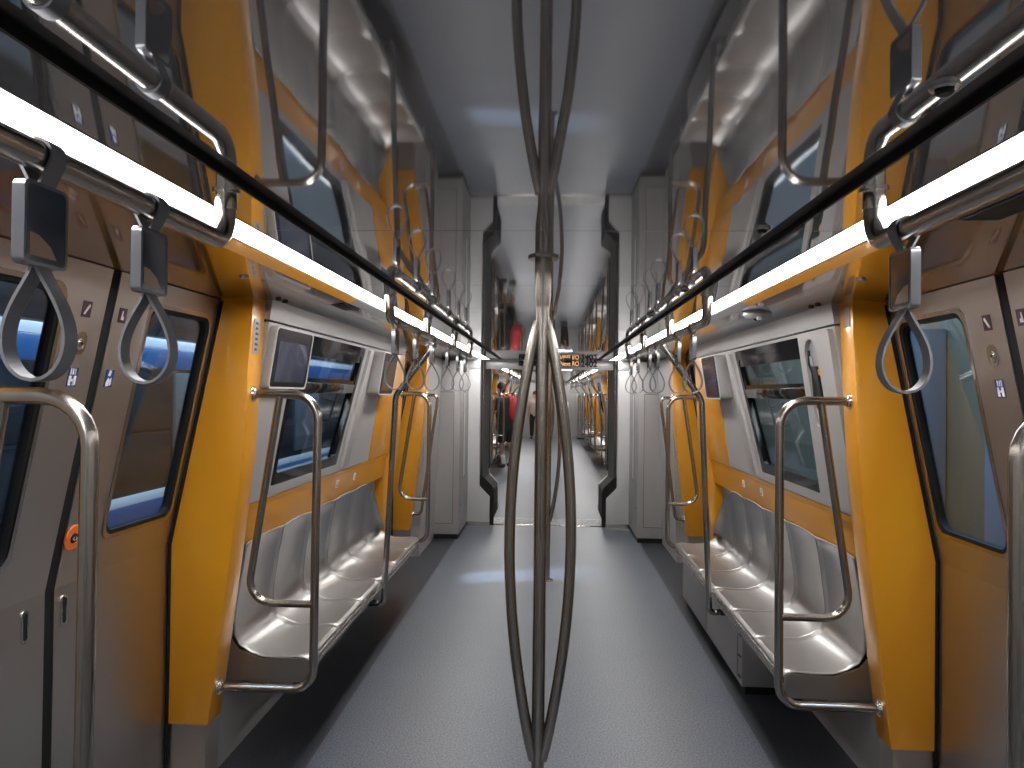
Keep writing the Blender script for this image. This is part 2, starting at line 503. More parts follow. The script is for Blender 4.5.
def sticker_maroon(parent, P, y, z, variant):
    w, h = .042, .046
    MB().prism([(y - w / 2, z - h / 2), (y + w / 2, z - h / 2), (y + w / 2, z + h / 2), (y - w / 2, z + h / 2)], P, -.0012, 0).build('sticker', 'maroon', parent, 'maroon sticker with a white pictogram')
def door_bay(s, ya, yb, name, detail=True):
    o = empty(name, (s * 1.40, (ya + yb) / 2, 0), kind='structure')
    ym = (ya + yb) / 2
    P = lambda u, v, h: (s * (xdoor(v) + h), u, v)
    g = .022
    for k, (a, b) in enumerate(((ya, ym - g), (ym + g, yb))):
        mb = MB()
        z1, z2 = .985, 1.955
        wy0, wy1 = (a + .045, b - .20) if k == 0 else (a + .20, b - .045)
        hole = round_poly([(wy0, 1.105), (wy1, 1.105), (wy1, 1.875), (wy0, 1.875)], .045)
        mb.plate([(a, z1), (b, z1), (b, z2), (a, z2)], hole, P, 0, .035)
        mb.prism([(a, .0), (b, .0), (b, z1), (a, z1)], P, 0, .035)
        lf = mb.build('door_leaf', 'door', o)
        grow = lambda q: round_poly([(wy0 - q, 1.105 - q), (wy1 + q, 1.105 - q), (wy1 + q, 1.875 + q), (wy0 - q, 1.875 + q)], .045)
        MB().plate(grow(.013), grow(-.002), P, -.004, .002).build('window_rim', 'door_edge', lf)
        MB().plate(grow(0), grow(-.014), P, .002, .03).build('window_seal', 'rubber', lf)
        MB().prism(grow(-.006), P, .014, .019).build('pane', 'door_glass', lf)
        # sunk pull
        hy = (b - .085) if k == 0 else (a + .045)
        pp = round_poly([(hy - .015, .86), (hy + .015, .86), (hy + .015, .955), (hy - .015, .955)], .014)
        pi_ = round_poly([(hy - .009, .868), (hy + .009, .868), (hy + .009, .947), (hy - .009, .947)], .0085)
        MB().plate(pp, pi_, P, -.003, 0).build('pull_rim', 'chrome', lf)
        MB().prism(pi_, P, -.0015, 0).build('pull_well', 'black', lf)
        if detail:
            lockside = (k == 0) == (s < 0)
            if s < 0: sy_ = (b - .088) if k == 0 else (a + .048)
            else: sy_ = (b - .042) if k == 0 else (a + .078)
            sticker_maroon(lf, P, sy_, 1.826, k)
            mb = MB()
            w, h = .020, .006
            q = [(-.013, -.014), (-.006, -.016), (.014, .010), (.009, .016), (.000, .006)] if lockside else [(-.008, -.014), (.008, -.014), (.008, -.004), (.001, -.002), (.001, .014), (-.004, .014)]
            mb.prism([(sy_ + u, 1.826 + v) for u, v in q], P, -.002, -.001)
            mb.build('pictogram', 'white', lf)
            by = sy_
            MB().prism([(by - .021, 1.603), (by + .021, 1.603), (by + .021, 1.657), (by - .021, 1.657)], P, -.0012, 0).build('sticker', 'blue', lf, 'blue and white pictogram sticker')
            mb = MB()
            if lockside:
                mb.prism([(by - .017, 1.606), (by - .006, 1.606), (by - .006, 1.634), (by - .017, 1.634)], P, -.002, -.001)
                mb.prism([(by + .002, 1.606), (by + .016, 1.606), (by + .016, 1.634), (by + .006, 1.634)], P, -.002, -.001)
                mb.prism([(by - .006, 1.618), (by + .003, 1.618), (by + .003, 1.625), (by - .006, 1.625)], P, -.002, -.001)
                for q in range(3):
                    mb.prism([(by - .014 + q * .010, 1.637), (by - .009 + q * .010, 1.637), (by - .009 + q * .010, 1.655), (by - .014 + q * .010, 1.655)], P, -.002, -.001)
            else:
                mb.prism([(by - .015, 1.605), (by - .001, 1.605), (by + .003, 1.622), (by - .006, 1.632), (by - .015, 1.618)], P, -.002, -.001)
                mb.prism([(by + .004, 1.606), (by + .013, 1.610), (by + .010, 1.632), (by + .003, 1.628)], P, -.002, -.001)
                mb.prism([(by - .010, 1.638), (by + .002, 1.636), (by + .006, 1.652), (by - .006, 1.656)], P, -.002, -.001)
            mb.build('pictogram', 'white', lf)
            if lockside:
                ly = sy_ + .004
                c = Vector(P(ly, 1.728, 0)); nrm = Vector((-s, 0, -.2)).normalized()
                MB().plate(round_poly([(ly - .026, 1.695), (ly + .026, 1.695), (ly + .026, 1.762), (ly - .026, 1.762)], .0255), round_poly([(ly - .016, 1.708), (ly + .016, 1.708), (ly + .016, 1.742), (ly - .016, 1.742)], .0155), P, -.002, .0).build('lock_plate', 'door_edge', lf)
                MB().disc(c, nrm, .011, .005, 16, .002).build('lock', 'chrome', lf)
                MB().disc(c + nrm * .005, nrm, .004, .001, 8).build('keyhole', 'black', lf)
            if k == 1 and s == -1:
                c = Vector(P(a + .035, 1.135, 0)); nrm = Vector((-s, 0, -.2)).normalized()
                bt = MB().disc(c, nrm, .041, .005, 24, .002).build('door_button', 'orange', lf, 'round orange door button')
    MB().prism([(ym - g, 0), (ym + g, 0), (ym + g, .985), (ym - g, .985)], P, .004, .03).build('rubber_seal', 'rubber', o)
    MB().prism([(ym - g, .985), (ym + g, .985), (ym + g, 1.955), (ym - g, 1.955)], P, .004, .03).build('rubber_seal', 'rubber', o)
    if detail and s == -1:
        c = Vector(P(ym + g + .035, 1.135, 0)); nrm = Vector((1, 0, -.2)).normalized()
        MB().disc(c + nrm * .0045, nrm, .016, .005, 20, .002).build('button_core', 'black', o)
        a1 = c + nrm * .0096
        mb = MB()
        for t in (-1, 1):
            mb.tube([a1 + Vector((0, t * .003, .006)), a1 + Vector((0, t * .009, 0)), a1 + Vector((0, t * .003, -.006))], .0012, 6)
        mb.build('arrow_mark', 'white', o)
    MB().box((s * 1.40, ya, .0), (s * 1.49, yb, .012)).build('sill_plate', 'door_edge', o)
    return o

# ------------------------------------------------------------------ car one
BAYS1 = [('w', -3, 1.28, 'g'), ('d', 1.28, 3.29, 'y'), ('b', 3.29, 5.93, 'g'), ('d', 5.93, 7.3, 'y'), ('t', 7.3, 9.05, 'g')]
shell(-3, 9.12, 1.89, BAYS1)
walls1 = dict(yield_walls); yield_walls.clear()
for s in (-1, 1):
    wl = walls1[s]
    pillar(s, wl, 2.905, 1)
    pillar(s, wl, 6.03, -1)
    pillar(s, wl, 1.495, -1)
    pillar(s, wl, 7.12, 1)
    bench_wall(s, wl, 3.03, 5.91, WIN)
    MB().prism([(1.20, 0), (1.20, 1.96), (1.5, 1.96), (1.5, 0)], lambda u, v, h: (s * u, h, v), -3, 1.37).build('near_lining', 'grey_panel', wl)
    MB().prism([(1.24, 0), (1.17, 1.96), (1.5, 1.96), (1.5, 0)], lambda u, v, h: (s * u, h, v), 7.25, 8.16).build('tail_lining', 'grey_panel', wl)
MB().box((-1.5, -3.1, 0), (1.5, -3.0, 2.06)).build('wall_back', 'grey_panel', kind='structure')
door_bay(-1, 1.50, 2.90, 'door_1')
door_bay(1, 1.50, 2.90, 'door_2')
door_bay(-1, 6.04, 7.11, 'door_3', False)
door_bay(1, 6.04, 7.11, 'door_4', False)
bench_window(-1, 'window_1', WIN)
bench_window(1, 'window_2', WIN)
light_strip(-1, -3, 8.95, 'long white LED light strip along the left edge of the mirror-like ceiling')
light_strip(1, -3, 8.95, 'long white LED light strip along the right edge of the mirror-like ceiling')

# small marks on the wall linings
for s in (-1, 1):
    wl = walls1[s]
    for y in (4.55, 4.97):
        D = lambda u, v, h: (s * (1.276 + (1.078 - v) * .1438 + h), u, v)
        MB().prism([(y - .022, 1.005), (y + .022, 1.005), (y + .022, 1.050), (y - .022, 1.050)], D, -.0015, 0).build('seat_sticker', 'white', wl, 'small white seat sticker')
        MB().prism([(y - .006, 1.012), (y + .012, 1.012), (y + .012, 1.020), (y + .002, 1.022), (y + .000, 1.044), (y - .008, 1.044)], D, -.0025, -.0015).build('seat_mark', 'ink', wl)
    # notice on the pillar edge
    P = lambda u, v, h: (s * (xpil(v) + h), u, v)
    MB().prism([(2.925, 1.745), (2.985, 1.745), (2.985, 1.885), (2.925, 1.885)] if s < 0 else [(2.925, 1.87), (2.985, 1.87), (2.985, 1.945), (2.925, 1.945)], P, -.0015, 0).build('pillar_notice', 'grey_panel' if s < 0 else 'card_art', wl)
    if s < 0:
        mb = MB()
        for q in range(6):
            z0 = 1.757 + q * .021
            mb.prism([(2.94, z0), (2.965 + .008 * (q % 2), z0), (2.965, z0 + .008), (2.945, z0 + .011)], P, -.0025, -.0015)
        mb.build('notice_print', 'ink', wl)
    # screw domes and a recess in the soffit
    zs = lambda x: 1.993 - (x - .881) * .085
    for x, y in ((1.02, 2.48), (1.10, 3.02 + (.0 if s < 0 else .08)), (1.10, 3.10 + (.0 if s < 0 else .08))):
        MB().disc((s * x, y, zs(x) + .001), (0, 0, -1), .017 if y < 3 else .012, .008, 16, .003).build('soffit_bolt', 'chrome' if y < 3 else 'black', wl)
    if s < 0:
        MB().box((s * .90, 3.30, zs(.9) - .006), (s * .98, 3.55, zs(.9) + .01), .002).build('soffit_vent', 'black', wl)
    else:
        MB().box((s * .90, 1.36, zs(.9) - .008), (s * .98, 1.66, zs(.9) + .01), .002).build('soffit_vent', 'black', wl)
        MB().box((s * .895, 1.35, zs(.9) - .004), (s * .90, 1.67, zs(.9) + .012)).build('vent_trim', 'maroon', wl)
for k, y in enumerate((1.008, 1.855, 2.927, 3.841)):
    o = empty('ceiling_bolt', (.532, y, ZC), ['dark round ceiling fixture beside the right black groove, first from the front', 'dark round ceiling fixture beside the right black groove, second from the front',
              'dark round ceiling fixture beside the right black groove, third from the front', 'dark round ceiling fixture beside the right black groove, fourth and smallest'][k], 'fixture', 'round fixtures in the ceiling')
    MB().disc((.532, y, ZC + .002), (0, 0, -1), .019, .008, 18, .003).build('ring', 'door_edge', o)
    MB().disc((.532, y, ZC - .006), (0, 0, -1), .012, .006, 14, .003).build('core', 'black', o)

# ------------------------------------------------------------------ benches
PROF = [(1.290, .938), (1.297, .925), (1.306, .87), (1.320, .78), (1.334, .68), (1.342, .60), (1.340, .54), (1.318, .495), (1.270, .466), (1.20, .452), (1.12, .450), (1.05, .455), (1.015, .457), (1.0, .448), (.995, .430), (1.0, .412)]
def bench(s, y0, label, group='stainless benches along the car walls', flip=False):
    n, p = 6, .447
    o = empty('bench', (s * 1.15, y0 + n * p / 2, 0), label, 'bench', group)
    yl = y0 + n * p
    fy = (lambda y: y0 + yl - y) if flip else (lambda y: y)
    for k in range(n):
        rows = []
        for (x, z) in PROF:
            r = []
            for j in range(13):
                u = j / 12
                y = y0 + p * (k + .0012 + u * .9976)
                d = sin(pi * u)
                ridge = d ** .75
                if z > .56: xx, zz = x - .014 + .025 * ridge * min(1, (.96 - z) * 9), z + (.006 * d if z > .9 else 0)
                elif x > 1.25: xx, zz = x - .016 + .024 * ridge, z + .010 - .014 * ridge
                elif x > 1.02: xx, zz = x, z + .006 - .014 * ridge
                else: xx, zz = x, z
                e = max(0, (y - (yl - .62)) / .62)          # the back of the last seat is cut away in a curve
                if z > .50: zz = .50 + (zz - .50) * (1 - .93 * e ** 1.7)
                r.append((s * xx, fy(y), zz))
            rows.append(r)
        mb = MB().grid(rows)
        bmesh.ops.recalc_face_normals(mb.bm, faces=mb.bm.faces)
        q = mb.build('seat', 'seat', o)
        md = q.modifiers.new('thickness', 'SOLIDIFY'); md.thickness = .006; md.offset = 0
    ya, yb = y0 + .0, yl
    MB().tube([(s * 1.003, fy(ya), .428), (s * 1.003, fy(yb), .428)], .016, 12).tube([(s * 1.012, fy(ya), .395), (s * 1.012, fy(yb), .395)], .015, 12).build('front_rail', 'pole', o)
    ep = [(.998, .440), (1.02, .455), (1.20, .450), (1.30, .485), (1.335, .53), (1.352, .54), (1.352, .355), (1.0, .355)]
    MB().prism(ep, lambda u, v, h: (s * u, fy(h), v), ya - .006, ya + .004).build('end_panel', 'seat', o)
    MB().prism(ep, lambda u, v, h: (s * u, fy(h), v), yb - .004, yb + .006).build('end_panel', 'seat', o)
    MB().box((s * 1.03, fy(ya + .01), .365), (s * 1.36, fy(yb - .01), .405)).build('under_frame', 'black', o)
    for y in ((ya + .25, (ya + yb) / 2, yb - .25) if s < 0 else (ya + .25, ya + .6)):
        MB().prism([(1.05, .372), (1.36, .372), (1.36, .20)], lambda u, v, h: (s * u, fy(h), v), y - .015, y + .015).build('bracket', 'door', o)
    return o
bench(-1, 3.17, 'six-seat stainless steel bench along the left wall below the window with screen')
bench(1, 3.17, 'six-seat stainless steel bench along the right wall over a grey box')
o = empty('equipment_box', (1.2, 4.97, 0), 'grey metal box under the far end of the right bench', 'box')
MB().box((1.055, 4.07, .05), (1.26, 5.86, .352), .004).build('housing', 'grey_panel_dark', o)
MB().box((1.049, 4.16, .07), (1.056, 4.95, .34), .002).build('cover', 'grey_panel_dark', o)
MB().box((1.049, 4.97, .07), (1.056, 5.80, .34), .002).build('cover', 'grey_panel_dark', o)
mb = MB()
for y in (4.10, 4.13):
    for z in (.09, .2, .31): mb.disc((1.055, y, z), (-1, 0, 0), .007, .004, 8)
mb.build('screws', 'black', o, kind='stuff')
for y in (4.1, 5.7): MB().box((1.08, y, 0), (1.24, y + .1, .05)).build('foot', 'black', o)

# ------------------------------------------------------------------ tubes to hold on to
R_ = .0172
def flange(s, x, y, z, o, d=None):
    MB().disc((s * x, y, z), d or (-s, 0, 0), .032, .006, 20, .002).disc((s * (x - .006), y, z), d or (-s, 0, 0), .023, .008, 18, .002).build('flange', 'chrome', o)
def grab_frame(s, y, xv, label, group='tubular grab frames at the bench ends'):
    o = empty('grab_handrail', (s * xv, y, .40), label, 'handrail', group)
    MB().tube(fillet([(s * 1.17, y, 1.583), (s * xv, y, 1.583), (s * (xv + .003), y, .405), (s * 1.302, y, .405)], [.10, .085]), R_).build('outer_tube', 'pole', o)
    MB().tube(fillet([(s * 1.068, y, 1.575), (s * 1.190, y, .745), (s * (xv + .004), y, .745)], [.09]), R_ * .88).build('inner_tube', 'pole', o)
    flange(s, xpil(1.583) - .0, y, 1.583, o)
    flange(s, xpil(.405) - .0, y, .405, o)
    return o
for s in (-1, 1):
    grab_frame(s, 2.965, .911, 'tall steel grab frame beside the yellow pillar at the %s bench near end' % SIDE[s])
    grab_frame(s, 5.955, .945, 'smaller-looking steel grab frame at the far end of the %s bench' % SIDE[s])
    grab_frame(s, 1.435, .885, 'large steel grab frame cut off by the %s edge of the photo' % SIDE[s])
    y = 7.2
    o = empty('grab_rail', (s * 1.17, y, .41), 'single bent steel grab rail on far yellow pillar by %s grey cabinet' % SIDE[s], 'handrail', 'bent rails by the end cabinets')
    MB().tube(fillet([(s * 1.175, y, 1.57), (s * 1.065, y, 1.57), (s * 1.215, y, .42), (s * 1.30, y, .42)], [.05, .06]), R_ * .85).build('tube', 'pole', o)
    flange(s, xpil(1.57), y, 1.57, o); flange(s, xpil(.42), y, .42, o)
    # pole in the middle of the bench, bent over to the handrail
    y = 4.42
    o = empty('bent_pole', (s * .95, y, .33), 'steel pole rising from mid %s bench, bent inward to the overhead rail' % SIDE[s], 'handrail', 'bent poles at the middle of the benches')
    MB().tube(fillet([(s * 1.02, y, .345), (s * .955, y, .338), (s * .900, y, 1.575), (s * .668, y, 1.893)], [.045, .10]), R_).build('tube', 'pole', o)
    MB().box((s * 1.015, y - .025, .33), (s * 1.06, y + .025, .375), .004).build('clamp', 'black', o)
    MB().tube([(s * .690, y, 1.864), (s * .668, y, 1.893)], .024, 14).build('socket', 'chrome', o)

def handrail(s, ya, yb, brs, bend_a, bend_b, label, group='overhead handrails below the ceiling', drops=True):
    o = empty('overhead_handrail', (s * .655, (ya + yb) / 2, 1.88), label, 'handrail', group)
    pts = []
    zr = 1.903
    if bend_a: pts += [(s * .655, ya, ZC), (s * .655, ya, zr)]
    else: pts += [(s * .655, ya, zr)]
    if bend_b: pts += [(s * .655, yb, zr), (s * .655, yb, ZC)]
    else: pts += [(s * .655, yb, zr)]
    MB().tube(fillet(pts, .055, 8), .0195, 16).build('rail', 'pole', o)
    for y in brs:
        MB().tube([(s * .655, y, ZC), (s * .655, y, zr)], .0165, 14).build('hanger', 'pole', o)
    for y in list(brs) + ([ya] if bend_a else []) + ([yb] if bend_b else []):
        MB().disc((s * .655, y, ZC), (0, 0, -1), .028, .005, 20, .001).disc((s * .655, y, ZC - .004), (0, 0, -1), .0215, .035, 18, .001).build('collar', 'chrome', o)
    return o
for s in (-1, 1):
    handrail(s, -1.2, 1.515, [], False, True, 'thick overhead handrail nearest the viewer on the %s, bent up to ceiling' % SIDE[s])
    handrail(s, 3.10, 6.25, [4.08, 5.22], True, True, 'overhead handrail above the %s bench hung with strap handles' % SIDE[s])

def strap(x, y, label, group, rot=0):
    s = 1 if x > 0 else -1
    z0 = 1.903
    o = empty('strap_handle', (x, y, 1.62), label, 'strap handle', group)
    # band over the rail, closing to a V at the top of the block
    r = .0225
    pts = [(x - .004, y, 1.862)]
    for j in range(13):
        a = -pi * .12 + (pi * 1.24) * j / 12
        pts.append((x - r * cos(a), y, z0 + r * sin(a)))
    pts.append((x + .004, y, 1.862))
    pts = [pts[0]] + pts[1:-1] + [pts[-1]]
    MB().ribbon(pts, (0, 1, 0), .030, .004).build('top_band', 'strap', o)
    # block with a card under clear plastic, wide along the rail
    hw, zt, zb = .043, 1.866, 1.758
    sh = [(-hw, zb + .006), (hw, zb - .004), (hw + .003, zt - .018), (hw - .008, zt - .006), (-hw, zt)]
    F = lambda u, v, h: (x + h, y + u, v)
    sh = round_poly([(-hw, zb), (hw, zb), (hw, zt), (-hw, zt)], .010, 4)
    inn = round_poly([(-hw + .0045, zb + .0045), (hw - .0045, zb + .0045), (hw - .0045, zt - .0045), (-hw + .0045, zt - .0045)], .007, 4)
    MB().plate(sh, inn, F, -.0085, .0085).build('clear_block', 'acrylic', o)
    c = MB().prism(inn, F, -.0075, .0075).build('card', 'card', o)
    mb = MB()
    for t in (-1, 1):
        q = [(-hw + .012, zb + .012), (hw - .022, zb + .012), (hw - .034, zb + .028), (-hw + .028, zb + .040), (-hw + .012, zb + .042)]
        mb.prism(q, F, t * .0075, t * .0080)
    mb.build('card_picture', 'card_art', c)
    # drop-shaped loop across the rail direction
    pts = []
    H_ = .150
    prof = []
    for j in range(19):
        q = 1 - cos(pi / 2 * (j / 18)) if j < 0 else (j / 18) ** 1.35
        f = sqrt(max(0, 1 - ((.34 - q) / .34) ** 2)) if q < .34 else cos((q - .34) / .66 * pi / 2) ** 1.15
        prof.append((.0025 * q + .0415 * f, 1.609 + H_ * q))
    for wd, zz in prof[::-1]: pts.append((x - wd, y, zz))
    for wd, zz in prof[1:]: pts.append((x + wd, y, zz))
    MB().ribbon(pts, (0, 1, 0), .027, .0045).build('loop', 'strap', o)
    return o
GS = 'grey strap handles on the overhead rails'
ORD = ['first', 'second', 'third', 'fourth', 'fifth', 'sixth']
strap(-.655, .955, 'largest grey strap handle with dark card block, at the upper left corner', GS)
strap(-.655, 1.225, 'second large grey strap handle, hanging before the left steel door window', GS)
strap(.655, 1.385, 'single large grey strap handle hanging before the right steel door', GS)
for s, ys in ((-1, (3.22, 3.72, 4.23, 4.88, 5.42, 5.88)), (1, (3.40, 3.79, 4.36 + .16, 4.88, 5.52, 5.98))):
    for k, y in enumerate(ys):
        strap(s * .655, y, 'grey strap handle above the %s bench, %s from the near end of its rail' % (SIDE[s], ORD[k]), GS)

def tri_pole(x, y, label):
    o = empty('centre_pole', (x, y, 0), label, 'pole', 'centre poles with bowed branches')
    MB().tube([(x, y, 0), (x, y, ZC)], .0195, 16).build('shaft', 'pole', o)
    MB().tube([(x, y, 1.86), (x, y, 1.915), (x, y, ZC)], [.0205, .0255, .0258], 16).build('sleeve', 'pole', o)
    MB().disc((x, y, ZC), (0, 0, -1), .046, .007, 24, .002).build('ceiling_flange', 'pole', o)
    MB().disc((x, y, 0), (0, 0, 1), .05, .008, 24, .003).build('floor_flange', 'pole', o)
    za, zb = .505, 1.815
    for a in (pi, 0, pi / 2):
        pts = []
        for j in range(29):
            t = j / 28
            z = za + (zb - za) * t
            b = sin(pi * t) ** .86
            off = .012 + .080 * b
            pts.append((x + off * cos(a), y + off * sin(a), z))
        MB().tube(pts, .0165, 14).build('bowed_branch', 'pole', o)
    return o
tri_pole(-.006, 2.26, 'tall steel centre pole with three bowed branches, nearest in the aisle')
tri_pole(0.012, 6.45, 'second steel centre pole with bowed branches, mostly hidden behind the nearest one')

# ------------------------------------------------------------------ screens, cameras
def screen(s, ya, yb, za, zb, depth, name, label):
    P = lambda u, v, h: (s * (xwall(v) + h), u, v)
    o = empty('wall_screen', (s * 1.15, (ya + yb) / 2, za), label, 'screen', 'passenger information screens')
    out = lambda q, r: round_poly([(ya + q, za + q), (yb - q, za + q), (yb - q, zb - q), (ya + q, zb - q)], r)
    MB().prism(out(0, .028), P, -depth, .0, .004).build('housing', 'grey_panel', o)
    MB().plate(out(.0, .026), out(.008, .02), P, -depth - .006, -depth).build('rim', 'white_panel', o)
    MB().prism(out(.008, .02), P, -depth - .003, -depth).build('bezel', 'bezel', o)
    MB().prism(round_poly([(ya + .055, za + .03), (yb - .045, za + .03), (yb - .045, zb - .06), (ya + .055, zb - .06)], .004, 2), P, -depth - .0045, -depth - .002).build('display', 'screen', o)
    return o
screen(-1, 3.045, 3.52, 1.605, 1.868, .030, 'a', 'dark blank wall screen over the left window beside the yellow pillar')
screen(-1, 4.86, 5.30, 1.575, 1.862, .075, 'b', 'smaller-looking dark wall screen at the far end of the left bench')
screen(1, 4.86, 5.30, 1.575, 1.862, .075, 'c', 'dark wall screen at the far end of the right bench')
# empty screen housing on the right
P = lambda u, v, h: (1 * (xwall(v) + h), u, v)
o = empty('screen_housing', (1.18, 3.23, 1.4), 'open grey wall housing with black wiring slot right of the window', 'housing')
hw = round_poly([(3.19, 1.47), (3.34, 1.47), (3.36, 1.845), (3.21, 1.845)], [.03, .03, .07, .07], 6)
MB().plate(round_poly([(3.05, 1.13), (3.42, 1.13), (3.42, 1.874), (3.05, 1.874)], .02), hw, P, -.022, 0).build('cover', 'grey_panel', o)
MB().prism(hw, P, -.004, 0).build('back_plate', 'grey_panel_dark', o)
MB().prism([(3.24, 1.49), (3.31, 1.49), (3.33, 1.73), (3.26, 1.73)], P, -.016, -.004, .003).build('socket', 'black', o)
MB().tube([P(3.335, 1.80, -.01), P(3.33, 1.74, -.018), P(3.315, 1.70, -.014), P(3.32, 1.60, -.018), P(3.30, 1.52, -.01)], .006, 8).build('cable', 'black', o)
MB().prism([(3.32, 1.735), (3.35, 1.735), (3.355, 1.775), (3.325, 1.775)], P, -.014, -.004, .002).prism([(3.29, 1.505), (3.315, 1.505), (3.32, 1.55), (3.295, 1.55)], P, -.018, -.004, .002).build('connector', 'white_panel', o)
MB().prism([(3.235, 1.69), (3.255, 1.69), (3.257, 1.715), (3.237, 1.72)], P, -.012, -.004, .002).build('wire_tag', 'amber_core' if False else 'yellow', o)

def dome(x, y, label):
    z = 1.993 - (abs(x) - .881) * .085
    o = empty('dome_camera', (x, y, z - .04), label, 'camera', 'ceiling cameras')
    MB().tube([(x, y, z + .002), (x, y, z - .012), (x, y, z - .024), (x, y, z - .030)], [.062, .064, .050, .030], 24).build('housing', 'white_panel', o)
    MB().sphere((x, y - .012, z - .024), .022, (1, 1, .8)).build('lens_dome', 'bezel', o)
    MB().box((x - .012, y - .05, z - .040), (x + .012, y - .03, z - .02), .004).build('bracket', 'white_panel', o)
dome(.97, 3.52, 'white dome camera under the soffit above the right window')
dome(-.93, 5.72, 'white dome camera under the soffit far along the left side')

# ------------------------------------------------------------------ end cabinets, gangway
def cabinet(s, y0, d, label):
    """cabinet: front at y0 looking along -d"""
    o = empty('end_cabinet', (s * 1.2, y0 + .45 * d, 0), label, 'cabinet', 'grey end cabinets')
    y1 = y0 + .90 * d
    MB().box((s * .965, y0, .05), (s * 1.5, y1, 1.952), .006).build('body', 'grey_panel', o)
    MB().box((s * .975, y0 + .01 * d, 0), (s * 1.5, y1, .05)).build('kick_plate', 'black', o)
    F = lambda u, v, h: (s * u, y0 - h * d, v)
    sl = lambda z: .045 if z < .9 else 0
    q = [(1.035, .17), (1.325, .17), (1.325, .85), (1.285, 1.10), (1.265, 1.60), (1.035, 1.60)]
    MB().prism(q, F, .0, .004).build('door', 'grey_panel', o)
    q2 = [(1.031, .165), (1.330, .165), (1.330, .852), (1.290, 1.10), (1.270, 1.605), (1.031, 1.605)]
    MB().prism(q2, F, -.001, .0015).build('door_gap', 'black', o)
    MB().disc((s * 1.30, y0 - .004 * d, .98), (0, -d, 0), .009, .003, 10).build('lock', 'black', o)
    G = lambda u, v, h: (s * (.965 - h), y0 + u * d, v)
    MB().plate([(.30, .62), (.52, .62), (.52, 1.62), (.30, 1.62)], [(.325, .645), (.495, .645), (.495, 1.595), (.325, 1.595)], G, 0, .006).build('side_frame', 'grey_panel_dark', o)
    MB().prism([(.325, .645), (.495, .645), (.495, 1.595), (.325, 1.595)], G, 0, .002).build('side_panel', 'header', o)
    mb = MB()
    for k in range(7): mb.prism([(.40, .20 + k * .035), (.62, .20 + k * .035), (.62, .215 + k * .035), (.40, .215 + k * .035)], G, 0, .003)
    mb.build('vent_slats', 'grey_panel_dark', o)
    MB().disc((s * .965, y0 + .12 * d, .36), (-s, 0, 0), .012, .004, 10).build('latch', 'black', o)
    return o
cabinet(-1, 8.16, 1, 'tall grey end cabinet left of the gangway')
cabinet(1, 8.16, 1, 'tall grey end cabinet right of the gangway')

def portal(y, d, header=True):
    """white end frame of a car at y; d points into the gangway"""
    o = empty('trim_1' if y < 10 else 'trim_2', (0, y, 0), kind='structure')
    for s in (-1, 1):
        poly = [(.70, .012), (.70, .345), (.825, .475), (.825, 1.89), (1.5, 1.89), (1.5, .012)]
        MB().prism(poly, lambda u, v, h: (s * u, h, v), y - .06 * d, y + .05 * d, .004).build('portal_post', 'white_panel', o)
        MB().prism([(.695, 0), (1.0, 0), (1.0, .05), (.695, .05)], lambda u, v, h: (s * u, h, v), y - .066 * d, y - .055 * d).build('portal_foot', 'door_edge', o)
        MB().prism([(.825, 1.885), (1.5, 1.885), (1.5, 2.03), (.825, 2.03)], lambda u, v, h: (s * u, h, v), y - .07 * d, y + .05 * d, .003).build('portal_head', 'white_panel', o)
        if d < 0: continue
        seal = [(.70, .0), (.70, .345), (.825, .475), (.825, .61), (.795, .595), (.675, .475), (.650, .41), (.652, .0)]
        for a, b in zip(range(4), range(7, 3, -1)):
            if a == 3: break
            q = [seal[a], seal[a + 1], seal[b - 1], seal[b]]
            MB().prism(q, lambda u, v, h: (s * u, h, v), y + .0 * d, y + .06 * d).build('portal_seal', 'rubber', o)
    return o
portal(9.06, 1)
portal(10.50, -1)

gw = empty('wall_gangway', (0, 9.8, 0), kind='structure')
MB().box((-.69, 9.12, -.03), (.69, 9.30, .004)).build('step_plate', 'tread', gw)
MB().box((-.70, 9.07, -.03), (.70, 9.125, .006), .002).build('step_edge', 'door_edge', gw)
MB().box((-.70, 9.125, -.03), (.70, 9.14, .002)).build('step_gap', 'black', gw)
MB().box((-.69, 9.60, -.03), (.69, 10.55, .003)).build('bridge_plate', 'floor', gw)
MB().box((-.69, 9.30, -.03), (.69, 9.60, .004)).build('bridge_tread', 'tread', gw)
for k in range(9):
    for j in range(3):
        pass
mb = MB()
for k in range(26):
    for j in range(6):
        x, y = -.62 + k * .0495 + (.02 if j % 2 else 0), 9.15 + j * .075
        mb.box((x, y, .003), (x + .028, y + .03, .008))
mb.build('tread_studs', 'tread', gw, kind='stuff')
MB().box((-.9, 9.1, 2.005), (.9, 10.5, 2.05)).build('gangway_ceiling', 'ceiling', gw)
for s in (-1, 1):
    n = 9
    for k in range(n):
        ya = 9.13 + k * 1.32 / n; yb = ya + 1.32 / n
        MB().prism([(.86, ya), (.825, ya + .03), (.825, yb - .03), (.86, yb - .002), (.90, yb), (.90, ya)], lambda u, v, h: (s * u, v, h), .45, 2.005).build('bellows_fold', 'bellows', gw)
    MB().prism([(.70, 0), (.70, .345), (.825, .475), (.90, .475), (.90, 0)], lambda u, v, h: (s * u, h, v), 9.13, 10.42).build('side_skirt', 'rubber', gw)
    for y, r in ((9.16, .012), (10.38, .014)):
        MB().tube([(s * .808, y, .55), (s * .808, y, 2.0)], r, 10).build('edge_tube', 'door_edge', gw)

